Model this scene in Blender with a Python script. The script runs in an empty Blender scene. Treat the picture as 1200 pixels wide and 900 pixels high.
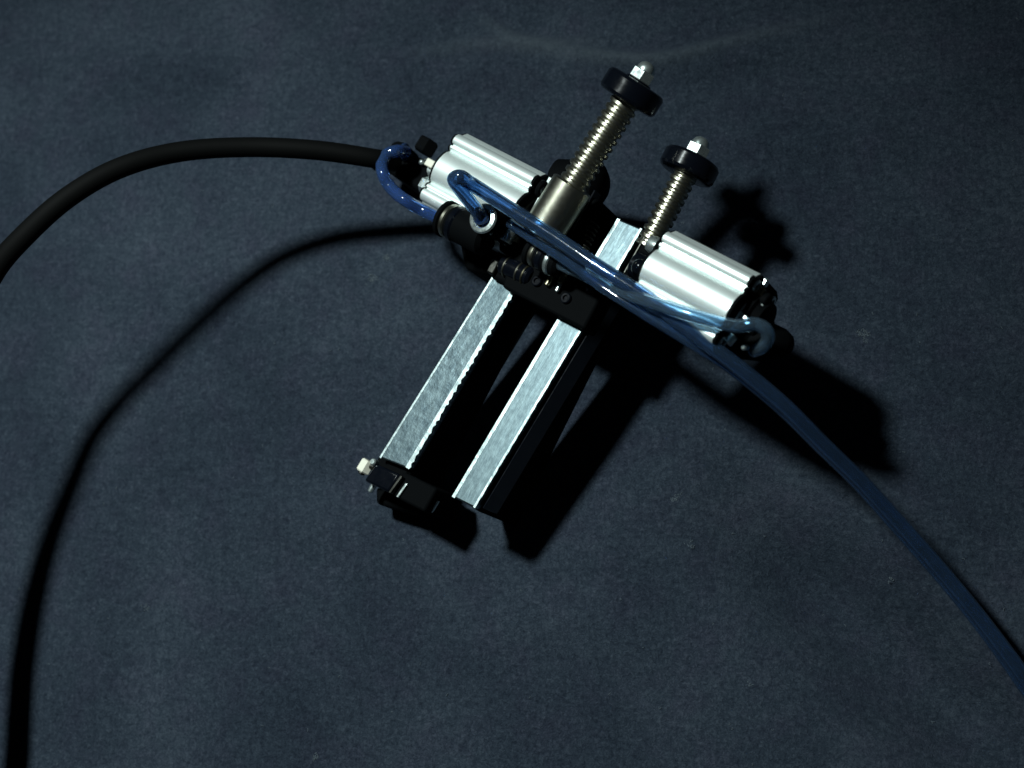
import bpy, bmesh, math, random
import numpy as np
from mathutils import Vector, Matrix

random.seed(7)
rng = np.random.default_rng(7)
F = 1800.0            # focal length, in picture units
S = 3e-4              # one modelling unit = 0.3 mm

# ------------------------------------------------------------ camera
def _cam(N=(1050, 950)):
    nd = np.array([N[0]-600, -(N[1]-450), -F]); nd /= np.linalg.norm(nd)
    up = -nd
    x = np.array([1, 0, 0.]) - up*up[0]; x /= np.linalg.norm(x)
    y = np.cross(up, x)
    R = np.array([x, y, up])
    ax = R @ np.array([0, 0, -1.])
    return R, -ax*F*S
R, C = _cam()
scn = bpy.context.scene
col = scn.collection
cd = bpy.data.cameras.new('camera'); cam = bpy.data.objects.new('camera', cd); col.objects.link(cam)
M4 = Matrix([[*R[0], C[0]], [*R[1], C[1]], [*R[2], C[2]], [0, 0, 0, 1]])
cam.matrix_world = M4
cd.sensor_width = 36.0; cd.lens = 36.0*F/1200
cd.clip_start = 0.01; cd.clip_end = 20
cd.dof.use_dof = True; cd.dof.focus_distance = float(F*S - 150*S); cd.dof.aperture_fstop = 10.0
scn.camera = cam

# ------------------------------------------------------------ world + lamp
w = bpy.data.worlds.new('World'); scn.world = w; w.use_nodes = True
bg = w.node_tree.nodes['Background']
bg.inputs[0].default_value = (0.45, 0.62, 0.8, 1); bg.inputs[1].default_value = 0.009
Lp = C + R @ np.array([-1150, 1180, 0.])*S
ld = bpy.data.lights.new('studio_lamp', 'SPOT'); lo = bpy.data.objects.new('studio_lamp', ld); col.objects.link(lo)
ld.energy = 26.5; ld.color = (0.88, 1.0, 0.98); ld.shadow_soft_size = 0.033
ld.spot_size = math.radians(82); ld.spot_blend = 1.0
lo.location = Vector(Lp)
AIM = Vector((-0.145, -0.14, 0.0))
lo.rotation_euler = (AIM - Vector(Lp)).to_track_quat('-Z', 'Y').to_euler()
scn.view_settings.view_transform = 'Standard'; scn.view_settings.look = 'None'
scn.view_settings.exposure = 0.0; scn.view_settings.gamma = 1.0
scn.render.engine = 'CYCLES'
scn.cycles.max_bounces = 10; scn.cycles.transmission_bounces = 10; scn.cycles.transparent_max_bounces = 10

# ------------------------------------------------------------ place helpers
def ray(px, py):
    d = R @ np.array([px-600, -(py-450), -F]); return d/np.linalg.norm(d)
def W(px, py, z):                       # world point (metres) z units above the cloth
    d = ray(px, py); return C + d*((z*S - C[2])/d[2])
# the tool lies tilted on the cloth: U runs along the jaws, V across, Wd up
def _frame(rise=6, elev=10):
    o = W(655, 375, 115)
    n = np.cross(ray(655, 375), ray(707, 289.5)); n /= np.linalg.norm(n)
    h = np.cross(n, [0, 0, 1.]); h /= np.linalg.norm(h)
    if h @ (W(660, 360, 115)-o) < 0: h = -h
    g = np.cross(n, h); g *= np.sign(g[2])
    th = math.asin(math.sin(math.radians(rise))/g[2])
    U = math.cos(th)*h + math.sin(th)*g
    a = np.cross([0, 0, 1.], U); a /= np.linalg.norm(a)
    if a[0] < 0: a = -a
    b = np.cross(U, a); b *= np.sign(b[2])
    ph = math.asin(math.sin(math.radians(elev))/b[2])
    V = math.cos(ph)*a + math.sin(ph)*b
    Wd = np.cross(U, V); Wd *= np.sign(Wd[2])
    return U, V, Wd
U, V, Wd = _frame()
O = W(583, 617, 5)
def L(px, py, w):                       # tool coordinates (u, v, w) of a point in the plane w
    d = ray(px, py); t = ((O + Wd*w*S - C) @ Wd)/(d @ Wd); p = C + d*t - O
    return np.array([p@U, p@V, p@Wd])/S
def toW(p):                             # tool coordinates -> world metres
    return O + (U*p[0] + V*p[1] + Wd*p[2])*S

# ------------------------------------------------------------ materials
def mat(name, base, rough=0.5, metal=0.0, noise=None, bump=None, rvar=None, trans=0.0, spec=0.5, sheen=0.0, aniso=0.0, coat=0.0):
    m = bpy.data.materials.new(name); m.use_nodes = True
    nt = m.node_tree; b = nt.nodes['Principled BSDF']
    b.inputs['Base Color'].default_value = (*base, 1); b.inputs['Roughness'].default_value = rough
    b.inputs['Metallic'].default_value = metal; b.inputs['Transmission Weight'].default_value = trans
    b.inputs['Specular IOR Level'].default_value = spec
    b.inputs['Sheen Weight'].default_value = sheen
    b.inputs['Coat Weight'].default_value = coat
    tc = nt.nodes.new('ShaderNodeTexCoord')
    def nz(scale, detail=4, rough_=0.6, sc=None):
        n = nt.nodes.new('ShaderNodeTexNoise'); n.inputs['Scale'].default_value = scale
        n.inputs['Detail'].default_value = detail; n.inputs['Roughness'].default_value = rough_
        if sc:
            mp = nt.nodes.new('ShaderNodeMapping'); mp.inputs['Scale'].default_value = sc
            nt.links.new(tc.outputs['Object'], mp.inputs[0]); nt.links.new(mp.outputs[0], n.inputs['Vector'])
        else: nt.links.new(tc.outputs['Object'], n.inputs['Vector'])
        return n
    if noise:      # (scale, low colour, high colour, lo, hi)
        n = nz(noise[0], 7, 0.72); r = nt.nodes.new('ShaderNodeValToRGB')
        r.color_ramp.elements[0].position = noise[3]; r.color_ramp.elements[1].position = noise[4]
        r.color_ramp.elements[0].color = (*noise[1], 1); r.color_ramp.elements[1].color = (*noise[2], 1)
        nt.links.new(n.outputs[0], r.inputs[0]); nt.links.new(r.outputs[0], b.inputs['Base Color'])
    if rvar:       # (scale, lo, hi, stretch)
        n = nz(rvar[0], sc=rvar[3] if len(rvar) > 3 else None); mr = nt.nodes.new('ShaderNodeMapRange')
        mr.inputs['From Min'].default_value = 0.3; mr.inputs['From Max'].default_value = 0.7
        mr.inputs['To Min'].default_value = rvar[1]; mr.inputs['To Max'].default_value = rvar[2]
        nt.links.new(n.outputs[0], mr.inputs[0]); nt.links.new(mr.outputs[0], b.inputs['Roughness'])
    if bump:       # (scale, strength, distance)
        n = nz(bump[0], sc=bump[3] if len(bump) > 3 else None); bp = nt.nodes.new('ShaderNodeBump')
        bp.inputs['Strength'].default_value = bump[1]; bp.inputs['Distance'].default_value = bump[2]
        nt.links.new(n.outputs[0], bp.inputs['Height']); nt.links.new(bp.outputs[0], b.inputs['Normal'])
    return m
STEEL = mat('worn_steel', (0.3, 0.37, 0.38), 0.5, 1.0, noise=(300, (0.055, 0.08, 0.095), (0.155, 0.205, 0.22), 0.30, 0.70),
            rvar=(900, 0.40, 0.60, (0.08, 1.0, 1.0)), bump=(380, 0.5, 0.0004))
STEEL2 = mat('brushed_steel', (0.3, 0.37, 0.38), 0.45, 1.0, noise=(420, (0.075, 0.105, 0.12), (0.165, 0.22, 0.235), 0.25, 0.75),
            rvar=(700, 0.38, 0.50, (0.12, 1.0, 1.0)), bump=(500, 0.3, 0.0003, (0.3, 1, 1)))
EDGE = mat('edge_highlight_steel', (0.5, 0.6, 0.6), 0.46, 1.0, noise=(400, (0.20, 0.26, 0.27), (0.55, 0.64, 0.64), 0.35, 0.60), bump=(900, 0.3, 0.0002))  # paler steel, bevel highlight put into the base colour
ALU = mat('anodised_aluminium', (0.86, 0.93, 0.91), 0.42, 0.6, noise=(90, (0.74, 0.83, 0.81), (0.83, 0.90, 0.88), 0.3, 0.7))
SCREW = mat('nickel_screw', (0.44, 0.43, 0.35), 0.3, 1.0, rvar=(600, 0.28, 0.33))
BRIGHT = mat('bright_zinc', (0.72, 0.82, 0.80), 0.30, 0.9, rvar=(700, 0.22, 0.36))
BLACK = mat('black_plastic', (0.003, 0.0035, 0.004), 0.6, 0.0, spec=0.012, bump=(900, 0.15, 0.0001))
GLOSS = mat('black_oxide', (0.0025, 0.0035, 0.006), 0.15, 0.0, spec=0.35, rvar=(500, 0.12, 0.2))
RUBBER = mat('black_rubber', (0.0022, 0.0024, 0.0024), 0.7, 0.0, spec=0.06, bump=(1500, 0.2, 0.0001))
BRASS = mat('tarnished_brass', (0.30, 0.26, 0.16), 0.38, 1.0, noise=(600, (0.14, 0.13, 0.09), (0.36, 0.33, 0.22), 0.35, 0.65))
DULL = mat('dull_steel', (0.05, 0.05, 0.045), 0.42, 1.0, noise=(400, (0.03, 0.03, 0.028), (0.09, 0.09, 0.08), 0.35, 0.65))
CREAM = mat('cream_plastic', (0.80, 0.78, 0.66), 0.4, 0.0)
def tube_mat(name, c, trans=0.72, rough=0.10):
    return mat(name, c, rough, 0.0, trans=trans, noise=(120, tuple(x*0.8 for x in c), tuple(min(1, x*1.15) for x in c), 0.3, 0.7), bump=(250, 0.25, 0.0002))
TUBE = tube_mat('blue_polyurethane', (0.18, 0.33, 0.57), 0.94, 0.08)
TUBE_CL = tube_mat('clear_blue_polyurethane', (0.45, 0.66, 0.85), 0.95, 0.10)
TUBE_DK = tube_mat('deep_blue_polyurethane', (0.10, 0.22, 0.56), 0.84)

def cloth_material():
    m = bpy.data.materials.new('dark_felt_cloth'); m.use_nodes = True
    nt = m.node_tree; b = nt.nodes['Principled BSDF']; N_ = nt.nodes.new; lk = nt.links.new
    tc = N_('ShaderNodeTexCoord')
    def noise(scale, detail, rough=0.6, sc=None, dist=0.0):
        n = N_('ShaderNodeTexNoise'); n.inputs['Scale'].default_value = scale; n.inputs['Detail'].default_value = detail
        n.inputs['Roughness'].default_value = rough; n.inputs['Distortion'].default_value = dist
        mp = N_('ShaderNodeMapping'); mp.inputs['Rotation'].default_value = (0, 0, 0.35); mp.inputs['Scale'].default_value = sc or (1, 1, 1)
        lk(tc.outputs['Object'], mp.inputs[0]); lk(mp.outputs[0], n.inputs['Vector']); return n
    big = noise(15, 5, 0.6, dist=0.4); mid = noise(420, 4, 0.7, dist=0.6); fib = noise(1100, 3, 0.75, dist=1.0)
    thr = noise(520, 2, 0.6, (0.25, 1.6, 1)); thr2 = noise(520, 2, 0.6, (1.6, 0.25, 1))
    def mul(a, k):
        x = N_('ShaderNodeMath'); x.operation = 'MULTIPLY'; lk(a, x.inputs[0]); x.inputs[1].default_value = k; return x.outputs[0]
    def add(a, c):
        x = N_('ShaderNodeMath'); x.operation = 'ADD'; lk(a, x.inputs[0]); lk(c, x.inputs[1]); return x.outputs[0]
    s = add(mul(big.outputs[0], 0.24), mul(mid.outputs[0], 0.24)); s = add(s, mul(fib.outputs[0], 0.38))
    s = add(s, mul(thr.outputs[0], 0.07)); s = add(s, mul(thr2.outputs[0], 0.07))
    r = N_('ShaderNodeValToRGB'); e = r.color_ramp.elements
    e[0].position = 0.40; e[0].color = (0.010, 0.0148, 0.0235, 1)
    e[1].position = 0.62; e[1].color = (0.050, 0.064, 0.084, 1)
    x = e.new(0.5); x.color = (0.0225, 0.0318, 0.0455, 1)
    lk(s, r.inputs[0])
    # slight hue drift, warmer fibres in patches
    hue = noise(60, 3); mx = N_('ShaderNodeMix'); mx.data_type = 'RGBA'; mx.blend_type = 'MULTIPLY'
    mr = N_('ShaderNodeMapRange'); mr.inputs['From Min'].default_value = 0.45; mr.inputs['From Max'].default_value = 0.7
    lk(hue.outputs[0], mr.inputs[0]); lk(mr.outputs[0], mx.inputs[0]); lk(r.outputs[0], mx.inputs[6]); mx.inputs[7].default_value = (1.0, 0.9, 0.96, 1)
    # light on the fold ridges, painted in as a paler colour
    wa = N_('ShaderNodeAttribute'); wa.attribute_name = 'fold_light'
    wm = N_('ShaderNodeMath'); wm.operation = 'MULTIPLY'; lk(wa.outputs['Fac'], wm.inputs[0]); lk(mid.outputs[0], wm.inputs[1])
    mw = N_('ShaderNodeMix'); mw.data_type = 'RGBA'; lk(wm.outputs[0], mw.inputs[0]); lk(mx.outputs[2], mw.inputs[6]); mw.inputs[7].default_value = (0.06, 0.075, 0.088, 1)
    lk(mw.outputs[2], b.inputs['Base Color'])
    b.inputs['Roughness'].default_value = 0.95; b.inputs['Specular IOR Level'].default_value = 0.08
    b.inputs['Sheen Weight'].default_value = 0.05; b.inputs['Sheen Tint'].default_value = (0.5, 0.7, 1, 1)
    bp = N_('ShaderNodeBump'); bp.inputs['Strength'].default_value = 0.7; bp.inputs['Distance'].default_value = 0.0009
    lk(add(mul(mid.outputs[0], 0.8), mul(fib.outputs[0], 0.7)), bp.inputs['Height']); lk(bp.outputs[0], b.inputs['Normal'])
    return m

# ------------------------------------------------------------ mesh helpers (in tool units)
class MB:
    def __init__(s): s.v = []; s.f = []
    def add(s, vs, fs):
        k = len(s.v); s.v += [np.array(p, float) for p in vs]; s.f += [tuple(i+k for i in f) for f in fs]; return s
    def box(s, c, h, ax=None):
        ax = np.eye(3) if ax is None else np.array(ax, float); c = np.array(c, float)
        vs = [c + ax[0]*h[0]*i + ax[1]*h[1]*j + ax[2]*h[2]*k for i in (-1, 1) for j in (-1, 1) for k in (-1, 1)]
        return s.add(vs, [(0,1,3,2),(4,6,7,5),(0,4,5,1),(2,3,7,6),(0,2,6,4),(1,5,7,3)])
    def hexa(s, bottom, top):            # two quads
        return s.add(list(bottom)+list(top), [(3,2,1,0),(4,5,6,7),(0,1,5,4),(1,2,6,5),(2,3,7,6),(3,0,4,7)])
    def prism(s, poly, a, b):            # poly: points, swept from offset a to offset b
        n = len(poly); a = np.array(a, float); b = np.array(b, float)
        vs = [np.array(p)+a for p in poly]+[np.array(p)+b for p in poly]
        return s.add(vs, [tuple(range(n))[::-1], tuple(range(n, 2*n))]+[(i, (i+1) % n, n+(i+1) % n, n+i) for i in range(n)])
    def lathe(s, p0, axis, prof, seg=32, closed=True, phase=0.0):   # prof: (distance, radius)
        p0 = np.array(p0, float); a = np.array(axis, float); a /= np.linalg.norm(a)
        t = np.array([0, 0, 1.]) if abs(a[2]) < .9 else np.array([1., 0, 0]); x = np.cross(a, t); x /= np.linalg.norm(x); y = np.cross(a, x)
        vs = [p0 + a*d + (x*math.cos(q)+y*math.sin(q))*r for d, r in prof for q in [2*math.pi*i/seg+phase for i in range(seg)]]
        m = len(prof); fs = [(j*seg+i, j*seg+(i+1) % seg, (j+1)*seg+(i+1) % seg, (j+1)*seg+i) for j in range(m-1) for i in range(seg)]
        if closed: fs += [tuple(range(seg))[::-1], tuple(range((m-1)*seg, m*seg))]
        else: fs += [((m-1)*seg+i, (m-1)*seg+(i+1) % seg, (i+1) % seg, i) for i in range(seg)]
        return s.add(vs, fs)
    def cyl(s, p0, p1, r, r1=None, seg=32, ch=1.2, phase=0.0):
        p0 = np.array(p0, float); p1 = np.array(p1, float); d = np.linalg.norm(p1-p0); r1 = r if r1 is None else r1
        ch = min(ch, r*.4, d*.3)
        return s.lathe(p0, p1-p0, [(0, r-ch), (ch, r), (d-ch, r1), (d, r1-ch)], seg, True, phase)
    def tube(s, pts, r, seg=16, rin=None):
        pts = [np.array(p, float) for p in pts]; n = len(pts)
        T = [pts[min(i+1, n-1)]-pts[max(i-1, 0)] for i in range(n)]; T = [t/np.linalg.norm(t) for t in T]
        x = np.cross(T[0], [0, 0, 1.]);
        if np.linalg.norm(x) < .1: x = np.cross(T[0], [0, 1., 0])
        x /= np.linalg.norm(x); fr = []
        for t in T:
            x = x - t*(x@t); x /= np.linalg.norm(x); fr.append((x, np.cross(t, x)))
        def shell(rr): return [pts[i]+(fr[i][0]*math.cos(q)+fr[i][1]*math.sin(q))*(rr[i] if hasattr(rr, '__len__') else rr) for i in range(n) for q in [2*math.pi*k/seg for k in range(seg)]]
        side = lambda o: [(o+i*seg+k, o+i*seg+(k+1) % seg, o+(i+1)*seg+(k+1) % seg, o+(i+1)*seg+k) for i in range(n-1) for k in range(seg)]
        vs = shell(r); fs = side(0)
        if rin:
            m = len(vs); vs += shell(rin); fs += [f[::-1] for f in side(m)]
            e = (n-1)*seg
            fs += [(k, m+k, m+(k+1) % seg, (k+1) % seg) for k in range(seg)] + [(e+k, e+(k+1) % seg, m+e+(k+1) % seg, m+e+k) for k in range(seg)]
        else: fs += [tuple(range(seg))[::-1], tuple(range((n-1)*seg, n*seg))]
        return s.add(vs, fs)
    def torus(s, c, axis, R_, r, seg=32, sec=12, a0=0, a1=2*math.pi):
        return s.lathe(c, axis, [(r*math.sin(t), R_+r*math.cos(t)) for t in [2*math.pi*i/sec for i in range(sec)]], seg, False)
    def thread(s, p0, p1, r, depth, pitch, seg=32, per=8):
        p0 = np.array(p0, float); p1 = np.array(p1, float); a = p1-p0; ln = np.linalg.norm(a); a /= ln
        x = np.cross(a, [0, 0, 1.]); x /= np.linalg.norm(x); y = np.cross(a, x)
        n = int(ln/pitch*per); vs = []
        for j in range(n+1):
            d = ln*j/n
            for i in range(seg):
                ph = (d/pitch - i/seg) % 1.0
                rr = r - depth*min(1, max(0, (abs(ph-.5)*2-.42)/.3))
                q = 2*math.pi*i/seg
                vs.append(p0+a*d+(x*math.cos(q)+y*math.sin(q))*rr)
        fs = [(j*seg+i, j*seg+(i+1) % seg, (j+1)*seg+(i+1) % seg, (j+1)*seg+i) for j in range(n) for i in range(seg)]
        fs += [tuple(range(seg))[::-1], tuple(range(n*seg, (n+1)*seg))]
        return s.add(vs, fs)
    def build(s, name, m, parent=None, bevel=0, angle=32, world=False, origin=None):
        me = bpy.data.meshes.new(name)
        if world:
            og = np.array(origin if origin is not None else s.v[0]); vs = [tuple(p-og) for p in s.v]
        else: vs = [(p[0]*S, -p[1]*S, p[2]*S) for p in s.v]
        me.from_pydata(vs, [], s.f)
        bm = bmesh.new(); bm.from_mesh(me); bmesh.ops.recalc_face_normals(bm, faces=bm.faces); bm.to_mesh(me); bm.free()
        me.shade_smooth(); me.set_sharp_from_angle(angle=math.radians(angle))
        me.materials.append(m)
        o = bpy.data.objects.new(name, me); col.objects.link(o)
        if world: o.location = Vector(og)
        if parent: o.parent = parent
        if bevel:
            b = o.modifiers.new('bevel', 'BEVEL'); b.width = bevel*S; b.segments = 2; b.limit_method = 'ANGLE'; b.angle_limit = math.radians(40)
            b.harden_normals = False
        return o
def tag(o, label, cat, group=None):
    o['label'] = label; o['category'] = cat
    if group: o['group'] = group
    return o
def spline(pts, n=12):                  # Catmull-Rom
    P = [np.array(p, float) for p in pts]; P = [2*P[0]-P[1]]+P+[2*P[-1]-P[-2]]; out = []
    for i in range(1, len(P)-2):
        a, b, c, d = P[i-1:i+3]
        for k in range(n):
            t = k/n; out.append(.5*((2*b)+(c-a)*t+(2*a-5*b+4*c-d)*t*t+(3*b-a-3*c+d)*t**3))
    out.append(P[-2]); return out

# ------------------------------------------------------------ the cloth
def make_cloth():
    n = 640; half = 0.8; g = half*np.sinh(2.2*np.linspace(-1, 1, n))/math.sinh(2.2); X, Y = np.meshgrid(g, g)
    Z = np.zeros_like(X)
    def crease(pix, height, width, asym=0.0):
        P = spline([W(x, y, 0) for x, y in pix], 8); hh = np.zeros_like(X)
        for i in range(len(P)-1):
            a = P[i][:2]; b = P[i+1][:2]; ab = b-a; t = np.clip(((X-a[0])*ab[0]+(Y-a[1])*ab[1])/(ab@ab), 0, 1)
            d = np.hypot(X-a[0]-t*ab[0], Y-a[1]-t*ab[1]); f = math.sin(math.pi*min(1, max(0.02, (i+t.mean())/(len(P)-1))))**.7
            hh = np.maximum(hh, np.exp(-(d/(width*S))**2)*height*S*f)
        return hh
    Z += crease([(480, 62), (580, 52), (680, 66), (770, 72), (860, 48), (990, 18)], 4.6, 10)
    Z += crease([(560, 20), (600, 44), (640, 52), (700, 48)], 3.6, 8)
    FOLD_LIGHT = Z.copy()  # mask for the ridge light painted into the cloth colour
    Z += crease([(470, 95), (620, 78), (760, 80), (880, 62), (1040, 26)], 5.5, 24)
    Z += crease([(60, 60), (180, 90), (300, 70)], 3.0, 34)
    Z += crease([(760, 130), (880, 170), (1010, 160), (1120, 190)], 3.4, 22)
    Z += crease([(870, 95), (960, 120), (1090, 105)], 2.6, 14)
    Z += crease([(250, 620), (330, 600), (420, 640), (500, 690)], 2.4, 26)
    Z += crease([(560, 740), (660, 720), (760, 760)], 2.6, 30)
    Z += crease([(1010, 130), (1060, 210), (1130, 250)], 3.5, 20)
    Z += crease([(350, 505), (372, 540), (400, 550)], 3.0, 13)
    Z += crease([(740, 480), (800, 500), (850, 520), (930, 560)], 3.0, 30)
    Z += crease([(40, 420), (90, 500), (180, 560)], 1.5, 40)
    Z *= 1.9
    # the cloth falls away gently behind the tool, a shallow dip running to the lower right
    a = W(790, 545, 0)[:2]; b = W(1130, 840, 0)[:2]; ab = (b-a)/np.linalg.norm(b-a)
    s = (X-a[0])*ab[0]+(Y-a[1])*ab[1]; d = -(X-a[0])*ab[1]+(Y-a[1])*ab[0]
    ln = np.linalg.norm(b-a)
    sl = np.clip(s/(ln*.55), 0, 1); prof = (sl*sl*(3-2*sl)) - np.clip((s-ln)/(ln*0.8), 0, 1)
    Z -= prof*58*S*np.exp(-(d/(62*S))**2)*(prof > 0)
    for k in range(60):                 # soft unevenness
        cx, cy = rng.uniform(-.4, .4, 2); r = rng.uniform(.012, .05)
        Z += np.exp(-((X-cx)**2+(Y-cy)**2)/r**2)*rng.uniform(-1, 1)*r*0.045
    vs = np.stack([X.ravel(), Y.ravel(), Z.ravel()], 1)
    i = np.arange(n*n).reshape(n, n); fs = np.stack([i[:-1, :-1], i[:-1, 1:], i[1:, 1:], i[1:, :-1]], -1).reshape(-1, 4)
    me = bpy.data.meshes.new('cloth'); me.from_pydata(vs.tolist(), [], fs.tolist()); me.shade_smooth()
    at = me.attributes.new('fold_light', 'FLOAT', 'POINT'); at.data.foreach_set('value', np.clip(FOLD_LIGHT.ravel()/(5*S), 0, 1).astype(np.float32))
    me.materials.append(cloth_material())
    o = bpy.data.objects.new('cloth', me); col.objects.link(o); o['kind'] = 'structure'
    return X, Y, Z, g
CX, CY, CZ, CG = make_cloth()
def cz(x, y):
    i = int(np.clip(np.searchsorted(CG, x), 0, len(CG)-1)); j = int(np.clip(np.searchsorted(CG, y), 0, len(CG)-1)); return CZ[j, i]
def make_lint():
    mb = MB()
    def tuft(px, py, size, n):
        c = W(px, py, 0); c[2] = cz(c[0], c[1])
        for k in range(n):
            q = rng.uniform(0, 2*math.pi); p = c+np.array([rng.normal()*size*(.42 if n > 1 else 0)*S, rng.normal()*size*(.34 if n > 1 else 0)*S, .6*S])
            pts = [p]
            for j in range(4):
                q += rng.normal()*1.3; pts.append(pts[-1]+np.array([math.cos(q), math.sin(q), rng.normal()*.15])*max(1.0, size*.13)*S)
            mb.tube(pts, .3*S, 4)
    for px, py, s_, n_ in [(437, 326, 8, 26), (453, 302, 7, 18), (1013, 392, 9, 26), (790, 583, 7, 18), (806, 637, 8, 24), (1043, 677, 3, 7), (370, 888, 6, 12), (878, 802, 3, 5), (170, 712, 6, 10), (753, 95, 3, 4), (1090, 842, 3, 5)]:
        tuft(px, py, s_, n_)
    for k in range(130):
        tuft(rng.uniform(0, 1200), rng.uniform(0, 900), rng.uniform(2, 4), 1)
    o = mb.build('lint', mat('pale_lint', (0.085, 0.11, 0.13), 0.9), world=True, origin=W(600, 450, 0)); o['kind'] = 'stuff'
    o['label'] = 'pale specks of lint and loose fibres on the dark cloth'; o['category'] = 'lint'
make_lint()

# ------------------------------------------------------------ the twin cylinder clamp
tool = bpy.data.objects.new('pneumatic_clamp', None); col.objects.link(tool)
tool.empty_display_size = .02
tool.matrix_world = Matrix([[U[0], -V[0], Wd[0], O[0]], [U[1], -V[1], Wd[1], O[1]], [U[2], -V[2], Wd[2], O[2]], [0, 0, 0, 1]])
tag(tool, 'pneumatic clamp with silver jaw bars, aluminium cylinders and threaded screws on dark cloth', 'clamp tool')
T = tool

# right bar: long silver bar on a black jaw plate
def bar(corners, w0, w1, name='jaw_bar', m=STEEL, bevel=1.8, label=None):
    top = [L(x, y, w1) for x, y in corners]; bot = [np.array([p[0], p[1], w0]) for p in top]
    o = MB().hexa(bot, top).build(name, m, T, bevel=bevel)
    if label: o['label'] = label
    return o
bar([(530, 582), (556, 595), (752, 268), (724, 256)], 97, 110, m=STEEL2, label='long silver steel bar running under the tubes')
bar([(445, 536), (478, 549), (606, 335), (580, 320)], 97, 110, label='wider, more mottled steel bar with a bumpy edge')
def edge(p, q, off0, off1, label=None, wob=0.0):
    a = L(*p, 110.6); b = L(*q, 110.6); d = (b-a)/np.linalg.norm(b-a); pr = np.array([-d[1], d[0], 0]); n = 70; mb = MB(); ring = []
    for k in range(n+1):
        c = a+(b-a)*k/n; x = wob*(math.sin(k*2*math.pi*26/n*1.0)*.5+rng.normal()*.25)
        ring.append([c+pr*off0-[0, 0, 5], c+pr*off0+[0, 0, .0], c+pr*(off1+x), c+pr*(off1+x)-[0, 0, 6]])
    vs = [p_ for r_ in ring for p_ in r_]
    fs = [(4*i+j, 4*i+(j+1) % 4, 4*i+4+(j+1) % 4, 4*i+4+j) for i in range(n) for j in range(4)]+[(3, 2, 1, 0), (4*n, 4*n+1, 4*n+2, 4*n+3)]
    return mb.add(vs, fs).build('edge_highlight', EDGE, T, angle=45)  # bright strip that carries the bar edge's highlight in its colour
edge((530, 582), (724, 256), -.6, 3.4, wob=.5)
edge((556, 595), (752, 268), -2.0, .6, wob=.5)
edge((478, 549), (606, 335), -3.8, 1.2, wob=1.7)
edge((445, 536), (580, 320), -.6, 1.8)
def plate(corner_tip, corner_far, dv0, dv1, w0, w1, name, m=BLACK, bevel=1.2, u0=0, u1=0, wf=None):
    a = L(*corner_tip, 110); b = L(*corner_far, 110)
    ln = (b-a)[:2]; ln /= np.linalg.norm(ln)
    a2 = a[:2]+ln*u0; b2 = b[:2]+ln*u1; pr = np.array([-ln[1], ln[0]])
    q = [a2+pr*dv0, a2+pr*dv1, b2+pr*dv1, b2+pr*dv0]
    wf = w0 if wf is None else wf
    return MB().hexa([np.array([*p, w_]) for p, w_ in zip(q, (w0, w0, wf, wf))], [np.array([*p, w1]) for p in q]).build(name, m, T, bevel=bevel)
plate((530, 582), (724, 256), 2, 31, 4, 96, 'jaw_plate', BLACK, 1.5, 1, -2, wf=60)
plate((556, 595), (752, 268), 4.5, 6.5, 70, 103, 'edge_strip', GLOSS, .5, 4, -3)
plate((445, 536), (580, 320), 3, 37, 26, 96, 'jaw_plate', BLACK, 1.5, 2, 0, wf=60)
# bumpy grip pad on the inner side of the left jaw
mb = MB(); a = L(478, 549, 100); b = L(606, 335, 100)
for row, wv in enumerate((98, 89, 80, 71, 62)):
    for k in range(24):
        p = a + (b-a)*((k+.5+(row % 2)*.5)/24.5); p[2] = wv; p[1] += 1.0
        mb.lathe(p, (0, 1, 0), [(-2, 4.2), (1.4, 3.8), (3.0, 2.2), (3.6, .4)], 8)
o = mb.build('grip_nubs', RUBBER, T); o['kind'] = 'stuff'
# dull guide bar between the jaws, low down
bar([(568, 424), (583, 431), (634, 346), (619, 339)], 40, 50, 'guide_bar', DULL, 1.0)

# tip fittings of the left jaw
def pbox(corners, w0, w1, name, m, bevel=1.0, parent=T):
    top = [L(x, y, w1) for x, y in corners]; return MB().hexa([np.array([p[0], p[1], w0]) for p in top], top).build(name, m, parent, bevel=bevel)
pbox([(447, 530), (482, 546), (472, 562), (437, 546)], 40, 97, 'link_block', BLACK, 2.0)
eb = pbox([(440, 543), (469, 556), (455, 577), (426, 563)], 70, 104, 'end_block', GLOSS, 3.0)
pbox([(469, 557), (471.5, 558), (457.5, 578), (455, 577)], 101, 105, 'edge_strip', DULL, .5)
pbox([(475, 566), (477.5, 567), (466.5, 583), (464, 582)], 97, 101, 'edge_strip', BRIGHT, .4)
pbox([(472, 552), (512, 572), (497, 600), (458, 580)], 30, 98, 'clip_block', BLACK, 3.0)
pbox([(440, 570), (486, 585), (480, 600), (440, 590)], 6, 60, 'foot_block', BLACK, 4.0)
p = L(428, 547, 92)
nut = MB().cyl(p+[-7, 0, 0], p+[8, 0, 0], 8.5, seg=6, ch=1.5).build('hex_nut', CREAM, T)
MB().cyl(p+[-10, 0, 0], p+[-4, 0, 0], 4.2, seg=16).build('stud', DULL, nut)
MB().cyl(L(440, 548, 92), L(426, 543, 92), 4, seg=16).build('screw_shank', DULL, T)
p = L(436, 572, 84); MB().lathe(p+[-6, 0, 0], (1, 0, 0), [(0, 1), (1.5, 3), (6, 3.6), (14, 3.6)], 14).build('screw_head', BRIGHT, T)
p = L(506, 597, 82); MB().lathe(p+[-4, 0, 0], (1, 0, 0), [(0, 1), (1.5, 2.6), (4, 3.2), (16, 3.2)], 14).build('screw_head', BRIGHT, T)
p = L(437, 541, 104); MB().lathe(p, (0, 0, 1), [(-8, 4), (0, 4), (1.4, 2.6)], 14).build('screw_head', BRIGHT, T)

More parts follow.
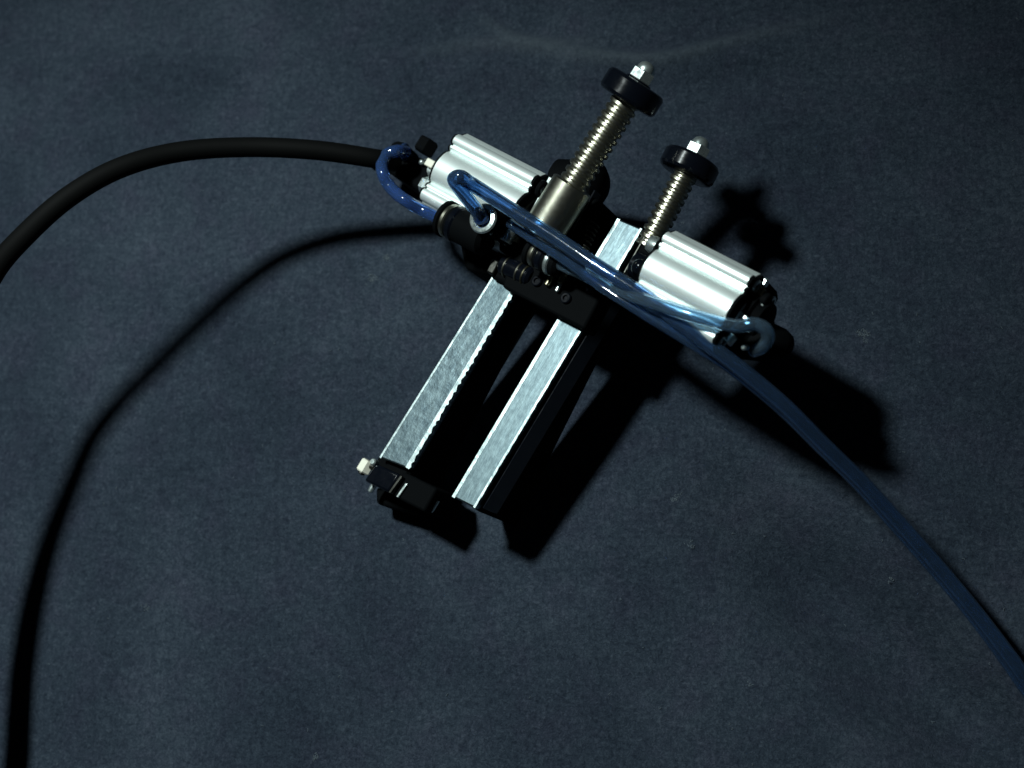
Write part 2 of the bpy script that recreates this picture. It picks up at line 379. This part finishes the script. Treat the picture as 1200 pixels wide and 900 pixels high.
# cylinders -------------------------------------------------------------
def cyl_profile(wd, hw):                # closed outline across the body: (s, w)
    half = [(0, 1.0), (.14, .985), (.27, .935),  (.36, .875), (.41, .80), (.435, .78), (.46, .83), (.50, .865), (.55, .865), (.57, .80), (.59, .80),
            (.62, .885), (.67, .91), (.74, .91), (.80, .89), (.85, .84), (.875, .78), (.88, .69), (.905, .67), (1.0, .54)]
    q = [(s*wd, h*hw) for s, h in half]
    lo_ = [(1.0*wd, -.55*hw), (.90*wd, -.80*hw), (.6*wd, -.84*hw), (.3*wd, -.93*hw)]
    right = q+lo_
    left = [(-s, h) for s, h in right[::-1] if abs(s) > 1e-6]
    return right+[(0, -hw)]+left
def cylinder(u_c, v0, v1, w_c, wd, hw, end_side):
    pr = cyl_profile(wd, hw); poly = [np.array([u_c+s_, 0, w_c+h_]) for s_, h_ in pr]
    body = MB().prism(poly, (0, v0, 0), (0, v1, 0)).build('cylinder_body', ALU, T, angle=28)
    for e, sg in ((v0, -1), (v1, 1)):
        MB().prism([np.array([u_c+s_*.985, 0, w_c+h_*.985]) for s_, h_ in pr], (0, e+.1*sg, 0), (0, e+3*sg, 0)).build('end_gasket', BLACK, body)
        MB().cyl((u_c, e-2*sg, w_c), (u_c, e+2.5*sg, w_c), wd*.74, seg=40).build('end_cover', BLACK, body)
        MB().torus((u_c, e+2.5*sg, w_c), (0, 1, 0), wd*.60, 2.0, 36, 8).build('snap_ring', BRIGHT if sg == end_side else DULL, body)
        for su in (-1, 1):
            for sw in (-1, 1):
                c = (u_c+su*wd*.72, e+1*sg, w_c+sw*hw*.56)
                MB().lathe(c, (0, sg, 0), [(-2, 7), (2.5, 7), (4, 6), (4, 3.4), (1, 3.2)], 18).build('bolt', BRIGHT, body)
    return body
a = L(545, 160, 104); b = L(640, 205, 104); c_ = L(501, 249, 104)
c1 = dict(u=(a[0]+c_[0])/2, v0=(a[1]+c_[1])/2+16, v1=b[1]+17, w=106, wd=(a[0]-c_[0])/2, hw=48)
cylinder(c1['u'], c1['v0'], c1['v1'], c1['w'], c1['wd'], c1['hw'], -1)
a = L(790, 276, 140); b = L(890, 325, 140); c_ = L(750, 370, 140)
c2 = dict(u=(a[0]+c_[0])/2, v0=(a[1]+c_[1])/2+9, v1=b[1]+14, w=148, wd=(a[0]-c_[0])/2, hw=47)
cylinder(c2['u'], c2['v0'], c2['v1'], c2['w'], c2['wd'], c2['hw'], 1)
print('c1', c1, 'c2', c2)

# adjusting screws --------------------------------------------------------
def screw(pa, pb, w, wb, r, knob_r, knob_t, label):
    A = L(*pa, w); B = L(*pb, wb); d = (B-A)/np.linalg.norm(B-A)
    sc = MB().thread(A, B, r, 2.7, 8.6, 32, 12).build('threaded_screw', SCREW, T, angle=24); sc['label'] = label
    k = MB().lathe(B-d*2, d, [(0, knob_r*.5), (0.2, knob_r-5), (1.5, knob_r-2), (4.5, knob_r), (knob_t-4.5, knob_r), (knob_t-1.5, knob_r-2), (knob_t-.3, knob_r-5), (knob_t, knob_r*.5)], 56).build('knob', GLOSS, sc)
    E = B+d*(knob_t-2)
    MB().cyl(E-d*3, E+d*1.6, 15, seg=32).build('washer', GLOSS, sc)
    n_ = MB().cyl(E+d*1.6, E+d*13, 13.2, seg=6, ch=1.0, phase=0.0).build('cap_nut', BRIGHT, sc)
    MB().lathe(E+d*12, d, [(0, 10), (3.5, 10), (7.5, 8.2), (10, 5), (10.8, 1)], 24).build('dome', BRIGHT, n_)
    return A, B, d
s1a = (652, 250)
A1, B1, D1 = screw((641, 264), (734, 118), 160, 183, 16.5, 33.5, 25, 'longer threaded screw standing in the smooth sleeve')
A2, B2, D2 = screw((758, 291), (803, 204), 108, 110, 14.0, 31.5, 23, 'shorter threaded screw beside the right bar')
# smooth sleeve round the longer screw
sl1 = L(670, 215, 167); sl1 = A1+D1*((sl1-A1)@D1); sl0 = sl1-D1*66
MB().lathe(sl0, sl1-sl0, [(0, 20), (1, 23), (np.linalg.norm(sl1-sl0)-1.5, 23), (np.linalg.norm(sl1-sl0), 21), (np.linalg.norm(sl1-sl0)-1, 17)], 48).build('sleeve', SCREW, T)
# black round clamp body behind the sleeve
q0 = L(650, 212, 92); q1 = L(706, 218, 92)
MB().lathe(q0, q1-q0, [(0, 20), (4, 25), (44, 27), (56, 24), (62, 16), (64, 6)], 36).build('clamp_body', BLACK, T)
pbox([(640, 204), (706, 236), (640, 345), (575, 305)], 30, 108, 'carriage_block', BLACK, 4)
pbox([(696, 222), (698, 223), (672, 270), (670, 269)], 96, 112, 'edge_strip', GLOSS, .5)
pbox([(533, 262), (590, 285), (576, 322), (543, 314)], 16, 92, 'shade_filler', BLACK, 6)  # black box added to fill the dark shade under the left cylinder
# silver end plate and black circlip at the right end of the left cylinder
pbox([(643, 206), (649, 209), (624, 258), (617, 255)], 110, 150, 'end_plate', BRIGHT, 1.2)
p = L(635, 222, 150); MB().torus(p, (0, 1, 0), 7, 3.2, 20, 8).build('circlip', BLACK, T)

# black cross block between the bars + tarnished brackets
pbox([(600, 285), (712, 332), (684, 386), (588, 336)], 96, 128, 'cross_block', BLACK, 3)
pbox([(577, 302), (585, 306), (577, 322), (569, 318)], 112, 128, 'corner_bracket', DULL, 2)
pbox([(578, 313), (648, 346), (643, 358), (573, 324)], 90, 122, 'corner_bracket', BLACK, 4)
p = L(640, 335, 132); q = L(648, 323, 132); MB().cyl(p, q, 3.5, seg=16).build('pin', BRASS, T)
p = L(652, 342, 132); q = L(661, 324, 132); MB().cyl(p, q, 2.6, seg=16).build('pin', BRIGHT, T)
MB().cyl(L(656, 333, 132), L(662, 322, 132), 4.2, seg=16).build('pin_collar', BRASS, T)
for bx_, by_ in ((604, 312), (630, 330), (664, 350), (693, 338)):
    p = L(bx_, by_, 128); MB().lathe(p, (0, 0, 1), [(-3, 6), (3, 6), (4, 5), (4, 3), (1.5, 2.8)], 18).build('socket_bolt', GLOSS, T)
p = L(583, 322, 112); q = L(640, 352, 112); MB().cyl(p, q, 2.0, seg=12).build('bracket_rim', DULL, T)
for pa, pb, rr_, wz in (((588, 309), (624, 326), 11, 124), ((648, 316), (672, 328), 9, 122)):
    p = L(*pa, wz); q = L(*pb, wz); d = (q-p)/np.linalg.norm(q-p); n_ = np.linalg.norm(q-p)
    bb = MB().cyl(p, q, rr_, seg=28, ch=3).build('barrel', GLOSS, T)
    for t_ in (.22, .62, .82): MB().torus(p+d*n_*t_, d, rr_+.2, 1.3, 28, 8).build('ring', BRASS if t_ > .7 else SCREW, bb)
# base under the carriage, resting on the cloth
foot = [L(x, y, 30) for x, y in ((650, 300), (712, 330), (745, 280), (690, 250))]
MB().hexa([np.array([p[0], p[1], -46]) for p in foot], [np.array([p[0], p[1], 96]) for p in foot]).build('base_block', BLACK, T, bevel=4)

# coiled spring by the sleeve
A = L(684, 292, 122); B = L(698, 262, 122); ax = (B-A)/np.linalg.norm(B-A); x = np.cross(ax, [0, 0, 1.]); x /= np.linalg.norm(x); y = np.cross(ax, x)
pts = [A+(B-A)*t/90+(x*math.cos(t*.42)+y*math.sin(t*.42))*5.0 for t in range(91)]
MB().tube(pts, 1.1, 8).build('spring', DULL, T)
MB().cyl(A-ax*6, A+ax*2, 5, seg=16).build('spring_seat', BRASS, T)

# mounting block of the right cylinder
pbox([(755, 272), (776, 282), (748, 338), (727, 326)], 60, 118, 'mount_block', BLACK, 2)
pbox([(756, 274), (757.5, 275), (732, 320), (730.5, 319)], 100, 120, 'edge_strip', DULL, .4)
p = L(764, 286, 165); q = L(774, 291, 165); MB().lathe(p, q-p, [(-4, 5), (-3, 8), (2, 9.5), (8, 9.5)], 24).build('bolt', BRIGHT, T)
p = L(750, 313, 150); MB().lathe(p, (0, .4, 1), [(-12, 10), (-2, 9), (3, 7), (6, 3), (6.5, 1)], 24).build('knob', GLOSS, T)
MB().cyl(L(744, 310, 118), L(775, 324, 118), 15, seg=32).build('piston_rod', GLOSS, T)

# fittings ------------------------------------------------------------------
def ringfit(px, py, w, dirpx, r, length, name='push_in_fitting'):   # black barrel with a release ring and a silver band
    p = L(px, py, w); q = L(px+dirpx[0], py+dirpx[1], w); d = (q-p)/np.linalg.norm(q-p)
    body = MB().lathe(p, d, [(8, r*.7), (9, r*.9), (length-4, r*.95), (length, r*.7)], 36).build(name, BLACK, T)
    MB().lathe(p, d, [(-4, r*.62), (-5, r*.85), (-3, r), (1, r), (3, r*.8), (3, r*.5), (-3, r*.5)], 40, closed=False).build('release_ring', BLACK, body)
    MB().lathe(p, d, [(2, r*.5), (2, r*.86), (4, r*.93), (7, r*.93), (8.5, r*.86), (8.5, r*.5)], 40, closed=False).build('silver_band', SCREW, body)
    MB().lathe(p, d, [(12, r*.5), (12, r*.90), (14, r*1.0), (19, r*1.0), (21, r*.90), (21, r*.5)], 40, closed=False).build('collar', GLOSS, body)
    return body, p, d
ringfit(524, 257, 150, (20, 10), 21, 62)
# swivel elbow: vertical banjo with a bright ring facing up
p = L(566, 256, 186); d = np.array([-.15, .05, 1.]); d /= np.linalg.norm(d)
bj = MB().lathe(p, d, [(-50, 17), (-6, 17), (-2, 15)], 36).build('swivel_elbow', BLACK, T)
MB().lathe(p, d, [(-4, 12), (-3, 15.5), (0, 16.5), (2, 15), (2.6, 11), (1, 9.5), (-3, 9.5)], 40, closed=False).build('bright_ring', BRIGHT, bj)
MB().lathe(p, d, [(-2, 7), (3, 8.4), (7, 8), (8.5, 6.2), (5, 5), (-2, 5)], 32, closed=False).build('release_ring', TUBE_DK, bj)
p = L(573, 272, 176); MB().cyl(p, p+[0, 5, 1], 2, seg=10).build('pin', BRIGHT, bj)
# second barrel beside it, under the tubes
ringfit(597, 283, 140, (9, -16), 10, 40)[0]['label'] = 'small black barrel with a grey band lying under the tubes'
p = L(598, 272, 150); MB().cyl(p+[-12, 0, 0], p+[12, 0, 0], 8, seg=24).build('silver_rod', BRIGHT, T)
# small banjo where the short deep blue tube plugs in
bb, p, d = ringfit(624, 296, 160, (22, 10), 15, 40)
MB().lathe(p, d, [(24, 6), (24, 14), (26, 15.5), (29, 15.5), (31, 13), (31, 6)], 32, closed=False).build('silver_band', BRIGHT, bb)

# connector at the left end of the left cylinder
q0 = L(466, 186, 100); q1 = L(506, 205, 100)
pbox([(462, 172), (508, 190), (494, 226), (452, 200)], 60, 118, 'connector_block', BLACK, 5)
p = L(497, 176, 110); MB().cyl(p+[-4, 0, 0], p+[14, 0, 0], 13, seg=6, ch=2).build('lock_nut', BLACK, T)
MB().cyl(L(497, 198, 104), L(516, 207, 104), 14, seg=28).build('cylinder_neck', BRIGHT, T)
p = L(506, 193, 122); MB().box(p, (4.5, 6, 6)).build('neck_tab', CREAM, T, bevel=1)
p = L(496, 216, 120); q = L(507, 221, 120); MB().cyl(p, q, 10.5, seg=6, ch=1).build('hex_nut', BRIGHT, T)
p = L(494, 190, 124); MB().lathe(p, (-.2, -.1, 1), [(-6, 3.2), (1, 3.2), (2.5, 2), (3, .5)], 16).build('screw_head', BRIGHT, T)
p = L(467, 177, 122); k = MB().lathe(p, (0, 0, 1), [(-30, 11), (-2, 12), (5, 10), (8, 4)], 28).build('swivel_cap', BLACK, T)
p = L(474, 178, 124); q = L(470, 184, 122); MB().torus(p, (.35, 1, 0), 8, 2.6, 24, 8).build('release_ring', TUBE_DK, T)
# cable gland
g0 = L(440, 188, 88); g1 = L(470, 193, 86)
MB().lathe(g0, g1-g0, [(0, 10), (1, 12), (10, 13), (34, 13)], 28).build('cable_gland', RUBBER, T)

# fittings at the right end of the right cylinder
e1 = c2['v1']; uc = c2['u']; wc = c2['w']
MB().lathe((uc+8, e1+2, wc), (0, 1, 0), [(0, 26), (8, 26), (10, 22), (18, 20), (20, 14)], 36).build('end_boss', BLACK, T)
p = L(895, 331, 166); MB().cyl(p+[0, -4, 0], p+[0, 4, 0], 5.0, seg=6).build('hex_nut', BRIGHT, T)
p = L(892, 342, 166); MB().box(p, (4.5, 3.5, 3)).build('brass_tab', BRASS, T, bevel=1.5)
p = L(895, 351, 160); MB().cyl(p+[0, -4, 0], p+[0, 6, 0], 8, seg=20).build('plug', BLACK, T)
p = L(893, 358, 164); MB().lathe(p, (0, .3, 1), [(-4, 2.2), (1, 2.2), (2, 1)], 10).build('screw_head', BRIGHT, T)
p = L(881, 345, 168); MB().torus(p, (0, 1, .35), 11, 2.8, 28, 10).build('clip_ring', BRIGHT, T)
p = L(873, 373, 172); MB().box(p, (3.2, 8, 3), [[.9, .3, 0], [-.3, .9, 0], [0, 0, 1]]).build('latch_tab', BRIGHT, T, bevel=1.5)
p = L(855, 399, 170); MB().cyl(p+[-4, -1, 0], p+[7, 1, 0], 5.5, seg=20).build('release_ring', BRIGHT, T)
p = L(872, 407, 168); MB().lathe(p, (-.3, 0, 1), [(-6, 3), (1, 3), (2.6, 1.6)], 12).build('screw_head', BRIGHT, T)
p0 = L(868, 395, 140); p1 = L(912, 402, 120)
MB().lathe(p0, p1-p0, [(-14, 18), (0, 22), (24, 21), (44, 15), (52, 9), (54, 4)], 30).build('elbow_body', BLACK, T)
p = L(880, 389, 150); MB().cyl(p+[0, 0, -30], p+[0, 0, 6], 15, seg=32).build('swivel_cap', BLACK, T)
pbox([(866, 350), (896, 362), (886, 386), (856, 374)], 110, 156, 'end_bracket', BLACK, 4)

# ------------------------------------------------------------ cable and tubes (each a thing of its own)
def run(name, pts, r, m, label, cat, group=None, rin=None, n=12, seg=20):
    P = spline([W(x, y, z) for x, y, z in pts], n)
    if callable(r): r = np.interp(np.linspace(0, 1, len(P)), [0, .1, .3, .42, .54, .66, 1], [11.0, 11.2, 11.6, 12.4, 14.5, 16.8, 17.5])  # cable thickened out of view to widen and darken its shadow
    o = MB().tube(P, r*S, seg, rin*S if rin else None).build(name, m, world=True, origin=P[0]); tag(o, label, cat, group); return o
k = 1.80
run('cable', [(462, 190, 122), (440, 186, 84*k), (370, 176, 98*k), (290, 172.5, 110*k), (210, 178, 127*k), (140, 197, 144*k), (80, 231, 154*k), (30, 275, 156*k), (-7, 318, 153*k),
    (-32, 372, 145*k), (-49, 450, 132*k), (-59, 530, 118*k), (-63, 610, 105*k), (-61, 690, 92*k), (-55, 760, 81*k), (-48, 830, 70*k), (-46, 930, 54*k), (-56, 1030, 34*k), (-80, 1130, 19), (-130, 1230, 18)],
    np.interp, RUBBER, 'thick black rubber cable arching from the left connector out of the left edge', 'cable')

G = 'blue air tubes'
def zt(px, py, w):                      # height above the cloth of a tool point
    return toW(L(px, py, w))[2]/S
TW = 225
t1 = [(567, 258, zt(567, 258, 184)), (556, 243, zt(556, 243, 205)), (543, 226, zt(543, 226, 222)), (534, 214, zt(534, 214, 234)), (533, 209, zt(533, 209, 243)), (541, 208, zt(541, 208, 249)), (558, 219, 232), (600, 246, 236),
      (650, 278, 240), (700, 312, 244), (760, 350, 246), (815, 392, 246), (870, 434, 232), (920, 476, 206), (965, 521, 174), (1010, 565, 142), (1060, 620, 110), (1110, 677, 84), (1160, 739, 62), (1215, 814, 44), (1290, 925, 24), (1340, 1020, 12), (1370, 1090, 9.5), (1400, 1150, 9)]
run('air_tube', t1, 7.8, TUBE, 'long thicker blue tube looping out of the bright ring, crossing to the right edge', 'air tube', G, rin=4.9)
t2 = [(598, 262, 190), (620, 277, 205), (660, 303, 222), (705, 336, 232), (755, 368, 234), (810, 402, 232), (855, 431, 214), (912, 477, 190), (959, 523, 160), (1005, 568, 129), (1054, 623, 98), (1105, 681, 72), (1154, 742, 50), (1207, 817, 32), (1283, 930, 13), (1325, 1020, 8), (1352, 1090, 7.5), (1380, 1150, 7)]
run('air_tube', t2, 5.6, TUBE, 'long blue tube running just below and alongside the steel blue one', 'air tube', G, rin=3.5)
t3 = [(475, 178, zt(475, 178, 132)), (466, 177, zt(466, 177, 160)), (455, 180, zt(455, 180, 166)), (448, 190, zt(448, 190, 170)), (449, 204, zt(449, 204, 172)), (458, 220, zt(458, 220, 164)), (474, 234, zt(474, 234, 168)), (495, 246, zt(495, 246, 152)), (514, 255, zt(514, 255, 151)), (532, 262, zt(532, 262, 150))]
run('air_tube', t3, 7.2, TUBE_DK, 'short deep blue tube curving round the left end of the left cylinder', 'air tube', G, rin=4.2)
t4 = [(640, 303, zt(640, 303, 160)), (662, 312, zt(662, 312, 166)), (690, 324, zt(690, 324, 176)), (720, 338, zt(720, 338, 190)), (760, 353, zt(760, 353, 202)), (800, 366, zt(800, 366, 206)), (835, 376, zt(835, 376, 202)), (862, 382, zt(862, 382, 194)), (884, 380, zt(884, 380, 186)), (897, 386, zt(897, 386, 180)), (900, 397, zt(900, 397, 172)), (893, 407, zt(893, 407, 162)), (884, 411, zt(884, 411, 150))]
run('air_tube', t4, 7.0, TUBE_CL, 'short clear blue tube across the right cylinder to its end fitting', 'air tube', G, rin=4.4)
